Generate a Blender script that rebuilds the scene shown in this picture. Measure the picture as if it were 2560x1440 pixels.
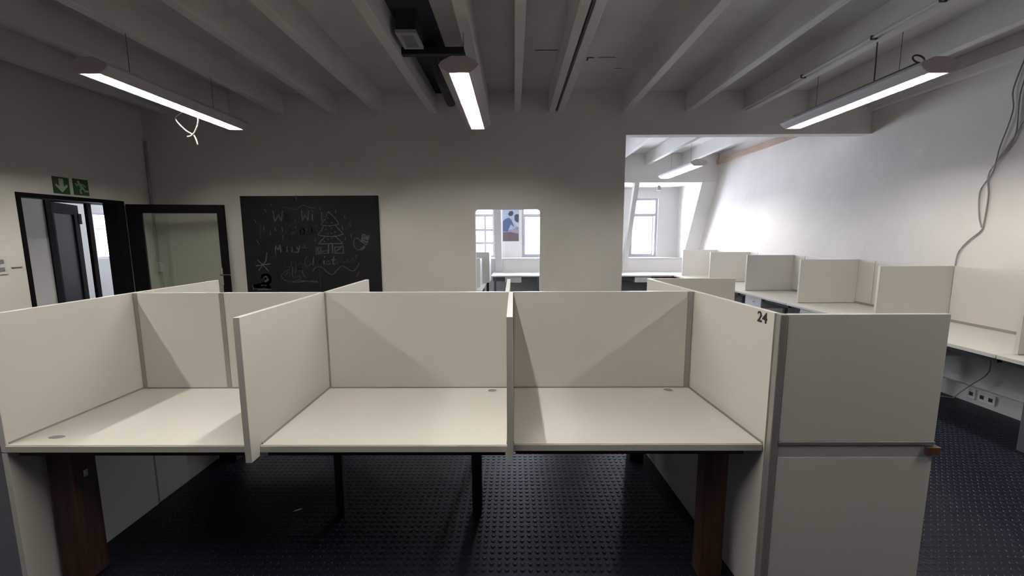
import bpy, bmesh, math, random
from mathutils import Vector, Matrix
R = math.radians
random.seed(7)
S = bpy.context.scene
COL = S.collection
for o in list(bpy.data.objects):
    bpy.data.objects.remove(o)

# ------------------------------------------------------------------ camera
cam_d = bpy.data.cameras.new('camera'); cam = bpy.data.objects.new('camera', cam_d); COL.objects.link(cam)
cam_d.sensor_width = 36.0; cam_d.lens = 36.0 * 1022.0 / 2560.0; cam_d.clip_start = 0.02
CAM_H, PITCH, YAW, ROLL = 1.60, R(7.28), R(-0.3), R(-0.21)
Fv = Vector((math.sin(YAW) * math.cos(PITCH), math.cos(YAW) * math.cos(PITCH), -math.sin(PITCH)))
Rv = Vector((math.cos(YAW), -math.sin(YAW), 0)); Uv = Rv.cross(Fv)
Rr = Rv * math.cos(ROLL) + Uv * math.sin(ROLL); Ur = Uv * math.cos(ROLL) - Rv * math.sin(ROLL)
m = Matrix((Rr, Ur, -Fv)).transposed().to_4x4(); m.translation = (0, 0, CAM_H)
cam.matrix_world = m
S.camera = cam

# ------------------------------------------------------------------ light and exposure
LAMP = 255.0          # radiance of the fluorescent tubes
SKY = 60.0            # overcast sky seen through the windows
w = bpy.data.worlds.new('overcast_sky'); S.world = w; w.use_nodes = True
bg = w.node_tree.nodes['Background']; bg.inputs[0].default_value = (0.80, 0.875, 1.0, 1); bg.inputs[1].default_value = SKY
S.view_settings.view_transform = 'Standard'; S.view_settings.look = 'None'
S.view_settings.gamma = 1.0; S.view_settings.use_curve_mapping = False; S.view_settings.exposure = 0.1
S.cycles.max_bounces = 9; S.cycles.diffuse_bounces = 5; S.cycles.caustics_reflective = False; S.cycles.caustics_refractive = False; S.cycles.adaptive_threshold = 0.02; S.cycles.transparent_max_bounces = 16
S.cycles.use_denoising = True
S.cycles.sample_clamp_indirect = 6.0

def portal(x, y, z, sx, sz, rot):
    d = bpy.data.lights.new('window_portal', 'AREA'); d.shape = 'RECTANGLE'; d.size = sx; d.size_y = sz
    d.cycles.is_portal = True
    o = bpy.data.objects.new('window_portal', d); o.location = (x, y, z); o.rotation_euler = rot; COL.objects.link(o)

# ------------------------------------------------------------------ materials
MATS = {}
def mat(name, col, rough=0.6, metal=0.0, var=0.0, scale=3.0, bump=0.0, bscale=60.0, col2=None, spec=0.5, stretch=None):
    if name in MATS: return MATS[name]
    M = bpy.data.materials.new(name); M.use_nodes = True; nt = M.node_tree; b = nt.nodes['Principled BSDF']
    b.inputs['Base Color'].default_value = (*col, 1); b.inputs['Roughness'].default_value = rough
    b.inputs['Metallic'].default_value = metal; b.inputs['Specular IOR Level'].default_value = spec
    tc = nt.nodes.new('ShaderNodeTexCoord'); mp = nt.nodes.new('ShaderNodeMapping')
    nt.links.new(tc.outputs['Object'], mp.inputs[0])
    if stretch: mp.inputs['Scale'].default_value = stretch
    if var or col2:
        n = nt.nodes.new('ShaderNodeTexNoise'); n.inputs['Scale'].default_value = scale; n.inputs['Detail'].default_value = 5
        nt.links.new(mp.outputs[0], n.inputs[0])
        r = nt.nodes.new('ShaderNodeValToRGB')
        r.color_ramp.elements[0].position = 0.35; r.color_ramp.elements[1].position = 0.68
        c2 = col2 or tuple(c * (1 - var) for c in col)
        r.color_ramp.elements[0].color = (*c2, 1); r.color_ramp.elements[1].color = (*col, 1)
        nt.links.new(n.outputs[0], r.inputs[0]); nt.links.new(r.outputs[0], b.inputs['Base Color'])
    if bump:
        n2 = nt.nodes.new('ShaderNodeTexNoise'); n2.inputs['Scale'].default_value = bscale
        nt.links.new(mp.outputs[0], n2.inputs[0])
        bp = nt.nodes.new('ShaderNodeBump'); bp.inputs['Strength'].default_value = bump; bp.inputs['Distance'].default_value = 0.01
        nt.links.new(n2.outputs[0], bp.inputs['Height']); nt.links.new(bp.outputs[0], b.inputs['Normal'])
    MATS[name] = M
    return M

WALL = mat('wall_paint', (0.80, 0.765, 0.72), 0.85, var=0.06, scale=1.3, bump=0.15, bscale=25)
WALLR = mat('wall_paint_rough', (0.76, 0.715, 0.68), 0.85, var=0.07, scale=1.7, bump=0.35, bscale=9)
FARW = mat('far_room_paint', (0.82, 0.80, 0.77), 0.8, var=0.03, scale=2)
CEIL = mat('ceiling_board_paint', (0.84, 0.82, 0.79), 0.85, var=0.12, scale=1.6, bump=0.2, bscale=12)
BEAM = mat('beam_paint', (0.84, 0.82, 0.79), 0.75, var=0.06, scale=3, bump=0.2, bscale=18)
NAVY = mat('dark_painted_board', (0.05, 0.05, 0.065), 0.8, col2=(0.018, 0.018, 0.04), scale=2.2)
PLATE = mat('brown_timber_paint', (0.50, 0.36, 0.28), 0.8, var=0.2, scale=4)
MEL = mat('white_melamine', (0.70, 0.67, 0.625), 0.38, var=0.03, scale=2.0)
TOP = mat('desktop_melamine', (0.70, 0.67, 0.625), 0.3, var=0.03, scale=2.5)
EDGE = mat('grey_edging', (0.60, 0.57, 0.535), 0.45)
ALU = mat('grey_aluminium_strip', (0.36, 0.345, 0.33), 0.35, metal=0.35)
RAIL = mat('aluminium_rail', (0.42, 0.41, 0.40), 0.28, metal=0.6)
BLACK = mat('black_steel', (0.015, 0.015, 0.018), 0.5)
GREYM = mat('grey_steel', (0.16, 0.16, 0.17), 0.45, metal=0.5)
DARKF = mat('dark_door_frame', (0.006, 0.005, 0.006), 0.7, spec=0.06)
FLOOR = mat('dark_rubber_floor', (0.007, 0.009, 0.019), 0.46, var=0.25, scale=6, bump=0.1, bscale=40, spec=0.22)
STUD = mat('rubber_stud', (0.008, 0.010, 0.020), 0.45, spec=0.25)
WOOD = mat('brown_timber', (0.085, 0.034, 0.014), 0.6, col2=(0.035, 0.014, 0.007), scale=5, stretch=(6, 6, 0.7), bump=0.1)
WOODE = mat('brown_wood_edge', (0.13, 0.055, 0.03), 0.4, col2=(0.07, 0.03, 0.02), scale=12)
LAMPB = mat('lamp_housing_white', (0.62, 0.58, 0.58), 0.5)
LAMPC = mat('lamp_end_cap', (0.58, 0.50, 0.49), 0.5)
TROUGH = mat('lamp_reflector', (0.85, 0.85, 0.86), 0.25, metal=0.2)
GREEN = mat('sign_green', (0.012, 0.055, 0.022), 0.4)
SIGNW = mat('sign_symbol_pale', (0.42, 0.48, 0.36), 0.5)
BOARD = mat('blackboard_paint', (0.010, 0.0095, 0.010), 0.8, col2=(0.005, 0.005, 0.007), scale=5, spec=0.25)
CHALK = mat('chalk', (0.19, 0.185, 0.18), 0.95, col2=(0.07, 0.07, 0.07), scale=26)
CHALKD = mat('faint_chalk', (0.11, 0.11, 0.105), 0.95, col2=(0.07, 0.07, 0.068), scale=20)
CABLE = mat('grey_cable', (0.34, 0.32, 0.31), 0.6)
DGREY = mat('dark_grey_steel', (0.022, 0.022, 0.025), 0.5, spec=0.3)
CABLED = mat('dark_cable', (0.07, 0.065, 0.06), 0.6)
CABLEW = mat('white_cable', (0.80, 0.76, 0.66), 0.5)
PLAST = mat('white_plastic', (0.70, 0.69, 0.68), 0.4)
PLASTG = mat('grey_plastic', (0.25, 0.25, 0.26), 0.5)
INK = mat('black_ink', (0.012, 0.012, 0.012), 0.5)
CHROME = mat('brushed_handle', (0.55, 0.54, 0.52), 0.25, metal=1.0)
BASEB = mat('trunking_white', (0.62, 0.61, 0.60), 0.5, var=0.06)
WINF = mat('window_frame_paint', (0.55, 0.54, 0.56), 0.5)
DARKFL = mat('far_floor', (0.035, 0.034, 0.045), 0.5, var=0.2)

def emis(name, col, s):
    M = bpy.data.materials.new(name); M.use_nodes = True; nt = M.node_tree
    nt.nodes.remove(nt.nodes['Principled BSDF']); e = nt.nodes.new('ShaderNodeEmission')
    e.inputs[0].default_value = (*col, 1); e.inputs[1].default_value = s
    nt.links.new(e.outputs[0], nt.nodes['Material Output'].inputs[0]); return M
TUBE = emis('fluorescent_tube', (1.0, 0.965, 0.87), LAMP)

def glass(name, tint, haze, hazecol):
    M = bpy.data.materials.new(name); M.use_nodes = True; nt = M.node_tree
    nt.nodes.remove(nt.nodes['Principled BSDF']); out = nt.nodes['Material Output']
    t = nt.nodes.new('ShaderNodeBsdfTransparent'); t.inputs[0].default_value = (*tint, 1)
    d = nt.nodes.new('ShaderNodeBsdfDiffuse'); d.inputs[0].default_value = (*hazecol, 1)
    g = nt.nodes.new('ShaderNodeBsdfGlossy'); g.inputs['Roughness'].default_value = 0.05
    m1 = nt.nodes.new('ShaderNodeMixShader'); m1.inputs[0].default_value = haze
    m2 = nt.nodes.new('ShaderNodeMixShader')
    nt.links.new(t.outputs[0], m1.inputs[1]); nt.links.new(d.outputs[0], m1.inputs[2])
    m2.inputs[0].default_value = 0.05; nt.links.new(m1.outputs[0], m2.inputs[1]); nt.links.new(g.outputs[0], m2.inputs[2])
    nt.links.new(m2.outputs[0], out.inputs[0]); return M
GLASS = glass('window_glass', (0.97, 0.98, 1.0), 0.02, (0.8, 0.8, 0.8))
DGLASS = glass('door_glass', (0.95, 0.97, 0.94), 0.10, (0.50, 0.52, 0.47))
KGLASS = mat('dark_door_glass', (0.006, 0.006, 0.009), 0.4, spec=0.06)

# ------------------------------------------------------------------ mesh helpers
def add_box(bm, x0, x1, y0, y1, z0, z1, bev=0.0):
    g = bmesh.ops.create_cube(bm, size=1.0)
    vs = g['verts']
    for v in vs:
        v.co = Vector(((x0 + x1) / 2 + v.co.x * (x1 - x0), (y0 + y1) / 2 + v.co.y * (y1 - y0), (z0 + z1) / 2 + v.co.z * (z1 - z0)))
    if bev:
        es = set()
        for v in vs: es.update(v.link_edges)
        bmesh.ops.bevel(bm, geom=list(es), offset=bev, segments=2, affect='EDGES', profile=0.5)
def add_prism(bm, poly, axis, a, b):
    """polygon of (p,q) extruded along axis from a to b; for axis X pairs are (y,z), Y -> (x,z), Z -> (x,y)"""
    def P(p, q, t):
        return {'X': (t, p, q), 'Y': (p, t, q), 'Z': (p, q, t)}[axis]
    v0 = [bm.verts.new(P(p, q, a)) for p, q in poly]; v1 = [bm.verts.new(P(p, q, b)) for p, q in poly]
    n = len(poly)
    bm.faces.new(v0); bm.faces.new(list(reversed(v1)))
    for i in range(n): bm.faces.new((v0[i], v1[i], v1[(i + 1) % n], v0[(i + 1) % n]))
    bmesh.ops.recalc_face_normals(bm, faces=bm.faces[:])
def add_tube(bm, pts, r, seg=8):
    pts = [Vector(p) for p in pts]; rings = []
    for i, p in enumerate(pts):
        t = (pts[min(i + 1, len(pts) - 1)] - pts[max(i - 1, 0)]).normalized()
        up = Vector((0, 0, 1)) if abs(t.z) < 0.9 else Vector((1, 0, 0))
        a = t.cross(up).normalized(); b = a.cross(t)
        rings.append([bm.verts.new(p + a * (r * math.cos(2 * math.pi * k / seg)) + b * (r * math.sin(2 * math.pi * k / seg))) for k in range(seg)])
    for i in range(len(rings) - 1):
        for k in range(seg):
            bm.faces.new((rings[i][k], rings[i][(k + 1) % seg], rings[i + 1][(k + 1) % seg], rings[i + 1][k]))
    bm.faces.new(rings[0]); bm.faces.new(list(reversed(rings[-1])))
    bmesh.ops.recalc_face_normals(bm, faces=bm.faces[:])
def smooth_path(pts, n=6):
    pts = [Vector(p) for p in pts]; out = []
    for i in range(len(pts) - 1):
        p0, p1, p2, p3 = pts[max(i - 1, 0)], pts[i], pts[i + 1], pts[min(i + 2, len(pts) - 1)]
        for k in range(n):
            t = k / n
            out.append(0.5 * ((2 * p1) + (p2 - p0) * t + (2 * p0 - 5 * p1 + 4 * p2 - p3) * t * t + (3 * p1 - p0 - 3 * p2 + p3) * t ** 3))
    out.append(pts[-1]); return out
def obj(name, bm, M, parent=None, smooth=False):
    me = bpy.data.meshes.new(name); bm.to_mesh(me); bm.free(); me.materials.append(M)
    if smooth:
        for p in me.polygons: p.use_smooth = True
    o = bpy.data.objects.new(name, me); COL.objects.link(o)
    if parent: o.parent = parent
    return o
def mk(name, M, parent, fn, *a, smooth=False, **k):
    bm = bmesh.new(); fn(bm, *a, **k); return obj(name, bm, M, parent, smooth)
def box(name, M, parent, x0, x1, y0, y1, z0, z1, bev=0.0):
    return mk(name, M, parent, add_box, x0, x1, y0, y1, z0, z1, bev)
def tag(o, label, cat, group=None):
    o['label'] = label; o['category'] = cat
    if group: o['group'] = group
    return o
def thing(name, label, cat, group=None, loc=(0, 0, 0)):
    o = bpy.data.objects.new(name, None); o.empty_display_size = 0.1; COL.objects.link(o); o.location = loc
    return tag(o, label, cat, group)
def struct(o, label=None):
    o['kind'] = 'structure'
    if label: o['label'] = label
    return o
def sempty(name, label=None):
    o = bpy.data.objects.new(name, None); o.empty_display_size = 0.1; COL.objects.link(o); return struct(o, label)
def copy_tree(o, parent=None):
    c = o.copy(); COL.objects.link(c); c.parent = parent
    for ch in o.children: copy_tree(ch, c)
    return c
def holed_wall(bm, axis, a, b, u0, u1, z0, z1, holes):
    """wall slab between a and b on the axis, spanning u0..u1 by z0..z1, with rectangular holes (u0,u1,z0,z1)"""
    us = sorted({u0, u1, *[h[0] for h in holes], *[h[1] for h in holes]}); zs = sorted({z0, z1, *[h[2] for h in holes], *[h[3] for h in holes]})
    us = [u for u in us if u0 <= u <= u1]; zs = [z for z in zs if z0 <= z <= z1]
    for i in range(len(us) - 1):
        for j in range(len(zs) - 1):
            um, zm = (us[i] + us[i + 1]) / 2, (zs[j] + zs[j + 1]) / 2
            if any(h[0] < um < h[1] and h[2] < zm < h[3] for h in holes): continue
            if axis == 'Y': add_box(bm, us[i], us[i + 1], a, b, zs[j], zs[j + 1])
            else: add_box(bm, a, b, us[i], us[i + 1], zs[j], zs[j + 1])
    bmesh.ops.remove_doubles(bm, verts=bm.verts[:], dist=1e-5)
    seen = {}
    for f in bm.faces[:]:
        key = tuple(sorted(v.index for v in f.verts)); seen.setdefault(key, []).append(f)
    bm.verts.index_update(); seen = {}
    for f in bm.faces[:]:
        seen.setdefault(tuple(sorted(v.index for v in f.verts)), []).append(f)
    kill = [f for fs in seen.values() if len(fs) > 1 for f in fs]
    bmesh.ops.delete(bm, geom=kill, context='FACES_ONLY')
    bmesh.ops.recalc_face_normals(bm, faces=bm.faces[:])

# ------------------------------------------------------------------ room dimensions
XL, XR, YB, YF = -4.60, 4.40, 5.25, -4.2     # left wall, right wall, back wall, wall behind the camera
ZC, ZB = 3.34, 3.10                          # ceiling boards, beam undersides
WY = 10.30                                   # window wall of the far room

# ------------------------------------------------------------------ structure: floor, ceiling, walls
floor = struct(box('floor', FLOOR, None, -9.3, XR + 0.2, YF - 0.2, 11.6, -0.12, 0.0), 'dark navy studded rubber floor')
ceil = struct(box('ceiling', CEIL, None, -9.3, XR + 0.2, YF - 0.2, 11.6, ZC, ZC + 0.15), 'painted board ceiling with exposed beams')

bm = bmesh.new(); holed_wall(bm, 'Y', YB, YB + 0.14, XL, XR, 0, ZC, [(-0.494, 0.335, 0, 1.935), (1.387, XR, 0, 2.83)])
wall_back = struct(obj('wall_back', bm, WALL))
# rounded upper corners of the small doorway
for sx, x in ((1, -0.494), (-1, 0.335)):
    pts = [(x, 1.935)] + [(x + sx * 0.04 * (1 - math.sin(t)), 1.935 - 0.04 * (1 - math.cos(t))) for t in [k * math.pi / 12 for k in range(7)]]
    mk('rounded_corner', WALL, wall_back, add_prism, pts, 'Y', YB, YB + 0.14)
DOOR_Y0, DOOR_Y1, DOOR_Z = 3.83, 4.87, 2.02
bm = bmesh.new(); holed_wall(bm, 'X', XL - 0.14, XL, YF, YB + 0.14, 0, ZC, [(DOOR_Y0, DOOR_Y1, 0, DOOR_Z)])
wall_left = struct(obj('wall_left', bm, WALL))
wall_right = struct(box('wall_right', WALLR, None, XR, XR + 0.15, YF, 11.5, 0, ZC))
wall_front = struct(box('wall_front', WALL, None, XL, XR, YF - 0.15, YF, 0, ZC))
# far room: window wall with deep sill, bulkhead, leaning rafters
FARL = -3.2
WINS = [(-1.32, -0.48, 1.06, 2.51), (0.20, 0.95, 1.06, 2.51), (2.875, 3.57, 1.06, 2.51)]
bm = bmesh.new(); holed_wall(bm, 'Y', WY, WY + 0.2, FARL, XR, 0.9, 2.78, WINS)
wall_far = struct(obj('wall_far', bm, FARW))
box('lower_wall', FARW, wall_far, FARL, XR, 9.95, WY + 0.2, 0, 1.03)
box('sill_board', PLAST, wall_far, FARL, XR, 9.93, WY + 0.02, 1.03, 1.06, 0.004)
box('alcove_ceiling', FARW, wall_far, FARL, XR, 9.2, WY + 0.2, 2.76, 2.9)
trim_1 = struct(box('trim_1', FARW, None, FARL, XR, 9.05, 9.22, 2.73, ZC), 'white bulkhead beam above the far windows')
def rafter(x0, x1, dep=0.16):
    poly = [(9.05, 2.76), (9.05 + dep, 2.76), (9.95 + dep * 0.6, 0.728), (9.95 - dep * 0.4, 0.728)]
    bm = bmesh.new(); add_prism(bm, poly, 'X', x0, x1); return obj('rafter', bm, FARW, wall_far)
for x0, x1 in ((-0.45, -0.29), (2.62, 2.72), (1.12, 1.24), (-2.0, -1.88)): rafter(x0, x1)
bm = bmesh.new(); add_prism(bm, [(9.05, 2.76), (WY, 2.76), (WY, 0.9), (9.98, 0.9)], 'X', 4.07, XR); obj('sloped_cheek', bm, FARW, wall_far)
wall_far_left = struct(box('wall_far_left', FARW, None, FARL - 0.1, FARL, YB + 0.14, 11.0, 0, ZC))

def window(name, x0, x1, z0, z1, label, muntins=False):
    e = sempty(name, label); y0, y1 = WY + 0.05, WY + 0.10; f = 0.055
    bm = bmesh.new()
    for a in ((x0, x0 + f, z0, z1), (x1 - f, x1, z0, z1), (x0 + f, x1 - f, z0, z0 + f), (x0 + f, x1 - f, z1 - f, z1), (x0 + f, x1 - f, 2.07, 2.14)):
        add_box(bm, a[0], a[1], y0, y1, a[2], a[3])
    obj('window_frame', bm, WINF, e)
    if muntins:
        xm = (x0 + x1) / 2 + 0.02
        cols = [x0 + f, xm - 0.08 - 0.24, xm + 0.16, x1 - f] if muntins == 3 else [x0 + f, xm, x1 - f]
        rows = [z0 + f, 1.42, 1.745, 2.09]
        for x in cols[1:-1]: box('glazing_bar', WINF, e, x - 0.024, x + 0.024, y0 + 0.01, y1 - 0.01, z0 + f, 2.09)
        for z in rows[1:-1]: box('glazing_bar', WINF, e, x0 + f, x1 - f, y0 + 0.012, y1 - 0.03, z - 0.03, z + 0.03)
    else:
        cols = [x0 + f, x1 - f]; rows = [z0 + f, 2.09]
        bm = bmesh.new(); g = 0.03
        a0, a1, b0, b1 = x0 + f, x1 - f - 0.04, z0 + f, 2.09
        for a in ((a0, a0 + g, b0, b1), (a1 - g, a1, b0, b1), (a0 + g, a1 - g, b0, b0 + g), (a0 + g, a1 - g, b1 - g, b1)):
            add_box(bm, a[0], a[1], y0 - 0.02, y0 + 0.02, a[2], a[3])
        obj('casement', bm, WINF, e)
    for i in range(len(cols) - 1):
        for j in range(len(rows) - 1):
            box('pane', GLASS, e, cols[i], cols[i + 1], y0 + 0.022, y0 + 0.028, rows[j], rows[j + 1])
    box('pane', GLASS, e, x0 + f, x1 - f, y0 + 0.022, y0 + 0.028, 2.14, z1 - f)
    portal((x0 + x1) / 2, WY + 0.19, (z0 + z1) / 2, x1 - x0, z1 - z0, (R(-90), 0, 0))
    return e
window('window_1', *WINS[0], 'far window with small panes behind the low doorway', muntins=3)
window('window_2', *WINS[1], 'far casement window right of the poster')
window('window_3', *WINS[2], 'tall far window in the dormer alcove')

# beams, each its own part of the ceiling
YE = 9.1
beams = [(-4.36, -4.27), (-3.60, -3.51), (-2.92, -2.83), (-2.26, -2.17), (-1.70, -1.61), (-1.04, -0.95), (-0.40, -0.31),
         (0.01, 0.085), (0.43, 0.505), (0.535, 0.61), (1.335, 1.42), (2.10, 2.185), (2.83, 2.915), (3.60, 3.685)]
for a, b in beams:
    box('beam', BEAM, ceil, a, b, YF, YB + 0.01, ZB, ZC + 0.01, 0.006)
    if a > 1.9 or -0.5 < a < 1.9:
        box('beam', BEAM, ceil, a, b, YB + 0.13, YE, ZB, ZC + 0.01, 0.006)
# recess between the doubled beam: dark gap strip is the open joint itself; dark painted bay
box('dark_board', NAVY, ceil, -0.97, -0.63, YF, YB, ZC - 0.012, ZC + 0.002)
for (x, y, l, wd, dx) in ((0.31, 4.12, 0.22, 0.012, 0), (0.92, 4.285, 0.17, 0.008, 0), (0.76, 4.29, 0.07, 0.018, 0), (0.735, 4.33, 0.016, 0.05, 0), (1.10, 4.55, 0.08, 0.006, 0), (-2.45, 4.05, 0.12, 0.012, 0)):
    box('board_gap', BLACK, ceil, x - l / 2, x + l / 2, y - wd / 2, y + wd / 2, ZC - 0.002, ZC + 0.01)
plate = struct(box('trim_2', PLATE, None, XR - 0.06, XR + 0.01, YB + 0.14, 9.06, 3.10, 3.19, 0.004), 'brown painted wall plate along the top of the far right wall')
struct(box('trim_4', BEAM, None, XR - 0.06, XR + 0.01, YF, YB + 0.01, 3.10, 3.19, 0.004), 'painted batten along the top of the near right wall')
plate_l = struct(box('trim_3', BEAM, None, XL - 0.01, XL + 0.05, YF, YB + 0.01, 3.20, 3.27, 0.004), 'painted batten along the top of the left wall')

# floor studs
def stud_mesh(bm, x, y, r=0.0125, h=0.0022, n=8):
    a = [bm.verts.new((x + r * math.cos(2 * math.pi * k / n), y + r * math.sin(2 * math.pi * k / n), -0.0005)) for k in range(n)]
    b = [bm.verts.new((x + r * 0.8 * math.cos(2 * math.pi * k / n), y + r * 0.8 * math.sin(2 * math.pi * k / n), h)) for k in range(n)]
    for k in range(n): bm.faces.new((a[k], a[(k + 1) % n], b[(k + 1) % n], b[k]))
    bm.faces.new(b)
SP = 0.038
bm = bmesh.new(); stud_mesh(bm, 0, 0); st = obj('stud', bm, STUD, floor)
spots = [(x * SP, y * SP) for x in range(-60, 120) for y in range(36, 128)]
near = sorted([p for p in spots if -0.18 < p[0] < 0.75 and 2.0 < p[1] < 2.8], key=lambda p: (p[0] - 0.25) ** 2 + (p[1] - 2.45) ** 2)[:298]
st.location = (near[0][0], near[0][1], 0); nearset = set(near)
for p in near[1:]:
    c = st.copy(); COL.objects.link(c); c.location = (p[0], p[1], 0); c.parent = floor
bm = bmesh.new()
for p in spots:
    if p not in nearset and ((-2.1 < p[0] < 1.0 and p[1] < 3.3) or (1.75 < p[0] < 4.3 and p[1] < 4.4)): stud_mesh(bm, p[0], p[1], n=6)
sf = obj('stud_field', bm, STUD, floor); sf['kind'] = 'stuff'

# ------------------------------------------------------------------ left doorway and the rooms beyond it
d1 = sempty('door_1', 'black framed glazed door standing open beside the exit signs')
bm = bmesh.new()
for a in ((DOOR_Y0 - 0.005, DOOR_Y0 + 0.03, 0, DOOR_Z), (DOOR_Y1 - 0.09, DOOR_Y1 + 0.01, 0, DOOR_Z), (DOOR_Y0 + 0.03, DOOR_Y1 - 0.09, DOOR_Z - 0.04, DOOR_Z)):
    add_box(bm, XL - 0.15, XL + 0.012, a[0], a[1], a[2], a[3], 0.003)
obj('door_frame', bm, DARKF, d1)
leaf = bpy.data.objects.new('door_leaf', None); COL.objects.link(leaf); leaf.parent = d1
leaf.location = (XL + 0.03, 4.885, 0); leaf.rotation_euler = (0, 0, math.atan2(0.17, 1.03))
LW, LZ = 1.045, 1.985
bm = bmesh.new()
for a in ((0, 0.15, 0.01, LZ), (LW - 0.075, LW, 0.01, LZ), (0.15, LW - 0.075, LZ - 0.10, LZ), (0.15, LW - 0.075, 0.01, 0.2)):
    add_box(bm, a[0], a[1], -0.022, 0.022, a[2], a[3], 0.003)
obj('leaf_frame', bm, DARKF, leaf)
box('glass_pane', DGLASS, leaf, 0.14, LW - 0.07, -0.004, 0.004, 0.19, LZ - 0.09)
bm = bmesh.new(); add_box(bm, LW - 0.095, LW - 0.06, -0.032, -0.02, 1.0, 1.22, 0.004); add_tube(bm, [(LW - 0.075, -0.03, 1.135), (LW - 0.075, -0.065, 1.135), (LW - 0.02, -0.066, 1.135), (LW + 0.03, -0.06, 1.135)], 0.009, 8)
obj('door_handle', bm, CHROME, leaf)

XI = -5.5
bm = bmesh.new(); holed_wall(bm, 'X', XI - 0.12, XI, 2.6, 11.5, 0, ZC, [(4.86, 5.86, 0, 2.09)])
wall_lobby = struct(obj('wall_lobby', bm, FARW), 'pale lobby wall beyond the left doorway')
wall_lobby_end = struct(box('wall_lobby_end', WALL, None, XI, XL - 0.1, 2.5, 2.6, 0, ZC))
wall_lobby_back = struct(box('wall_lobby_back', FARW, None, XI, XL - 0.1, 6.4, 6.5, 0, ZC))
d2 = sempty('door_2', 'second black framed door beyond the left doorway')
bm = bmesh.new()
for a in ((4.84, 4.90, 0, 2.10), (5.80, 5.88, 0, 2.10), (4.9, 5.8, 2.03, 2.10)): add_box(bm, XI - 0.13, XI + 0.02, a[0], a[1], a[2], a[3], 0.003)
obj('door_frame', bm, DARKF, d2)
box('frame_post', DARKF, d2, XI - 0.06, XI - 0.02, 5.345, 5.40, 0, 2.04)
leaf2 = bpy.data.objects.new('door_leaf', None); COL.objects.link(leaf2); leaf2.parent = d2
leaf2.location = (XI - 0.06, 4.90, 0); leaf2.rotation_euler = (0, 0, math.atan2(0.75, -0.42))
bm = bmesh.new()
for a in ((0, 0.14, 0.01, 2.03), (0.70, 0.84, 0.01, 2.03), (0.14, 0.70, 1.90, 2.03), (0.14, 0.70, 0.01, 0.25)): add_box(bm, a[0], a[1], -0.022, 0.022, a[2], a[3], 0.003)
obj('leaf_frame', bm, DARKF, leaf2)
box('glass_pane', KGLASS, leaf2, 0.13, 0.71, -0.004, 0.004, 0.24, 1.91)
box('lock_box', DARKF, leaf2, 0.80, 0.90, -0.03, 0.03, 1.78, 1.92, 0.004)
# bright room
WX = -9.0
bm = bmesh.new(); holed_wall(bm, 'X', WX - 0.15, WX, 4.0, 11.4, 0, ZC, [(8.82, 10.4, 1.14, 2.14)])
wall_sunny = struct(obj('wall_side_room', bm, FARW), 'pale side room wall with a window')
struct(box('wall_side_room_end', FARW, None, WX - 0.1, XI, 11.3, 11.45, 0, ZC))
struct(box('wall_side_room_front', FARW, None, WX - 0.1, XI, 3.9, 4.0, 0, ZC))
w4 = sempty('window_4', 'paned window of the side room beyond the left doorway')
bm = bmesh.new()
for a in ((8.82, 8.86, 1.14, 2.14), (10.36, 10.4, 1.14, 2.14), (8.86, 10.36, 1.14, 1.18), (8.86, 10.36, 2.08, 2.14)): add_box(bm, WX - 0.1, WX - 0.04, a[0], a[1], a[2], a[3])
obj('window_frame', bm, WINF, w4)
ys, zs4 = [8.86, 9.17, 9.50, 9.93, 10.36], [1.18, 1.48, 1.78, 2.08]
for y in ys[1:-1]: box('glazing_bar', WINF, w4, WX - 0.08, WX - 0.06, y - 0.01, y + 0.01, 1.18, 2.08)
for z in zs4[1:-1]: box('glazing_bar', WINF, w4, WX - 0.081, WX - 0.061, 8.86, 10.36, z - 0.01, z + 0.01)
for i in range(4):
    for j in range(3): box('pane', GLASS, w4, WX - 0.073, WX - 0.068, ys[i], ys[i + 1], zs4[j], zs4[j + 1])
portal(WX - 0.14, 9.61, 1.64, 1.0, 1.58, (0, R(-90), 0))

# ------------------------------------------------------------------ lamps
def make_lamp():
    t = thing('ceiling_lamp', 'lamp', 'lamp', 'suspended fluorescent lamps')
    L = 1.50
    outer = [(-0.05, 0.105), (0.05, 0.105), (0.115, 0.075), (0.138, 0.05), (0.118, 0.028), (0.076, 0.0), (0.070, 0.0), (0.066, 0.055),
             (-0.066, 0.055), (-0.070, 0.0), (-0.076, 0.0), (-0.118, 0.028), (-0.138, 0.05), (-0.115, 0.075)]
    bm = bmesh.new(); add_prism(bm, outer, 'Y', 0.012, L - 0.012); obj('housing', bm, LAMPB, t)
    cap = [p for p in outer if p[1] != 0.055]
    for y0, y1 in ((0, 0.012), (L - 0.012, L)):
        bm = bmesh.new(); add_prism(bm, cap, 'Y', y0, y1); obj('end_cap', bm, LAMPC, t)
    for s in (-1, 1):
        bm = bmesh.new(); add_prism(bm, [(s * 0.0655, 0.054), (s * 0.0695, 0.001), (s * 0.0665, 0.001), (s * 0.0625, 0.054)], 'Y', 0.012, L - 0.012)
        obj('reflector', bm, TROUGH, t)
    bm = bmesh.new(); add_tube(bm, [(0, 0.03, 0.034), (0, L - 0.03, 0.034)], 0.013, 12); obj('fluorescent_tube', bm, TUBE, t, True)
    bm = bmesh.new(); add_box(bm, -0.066, 0.066, -0.0008, 0.0008, 0.001, 0.019); bl = obj('louvre_blade', bm, TROUGH, t)
    n = 30
    bl.location = (0, 0.06, 0)
    for k in range(1, n):
        c = bl.copy(); COL.objects.link(c); c.parent = t; c.location = (0, 0.06 + k * (L - 0.12) / (n - 1), 0)
    for y in (0.32, 1.18):
        bm = bmesh.new(); add_tube(bm, [(0, y, 0.10), (0, y, ZC - 2.70 + 0.01)], 0.0022, 5); obj('hanging_wire', bm, GREYM, t)
    return t
LZ0 = 2.70
lamp0 = make_lamp()
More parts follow.
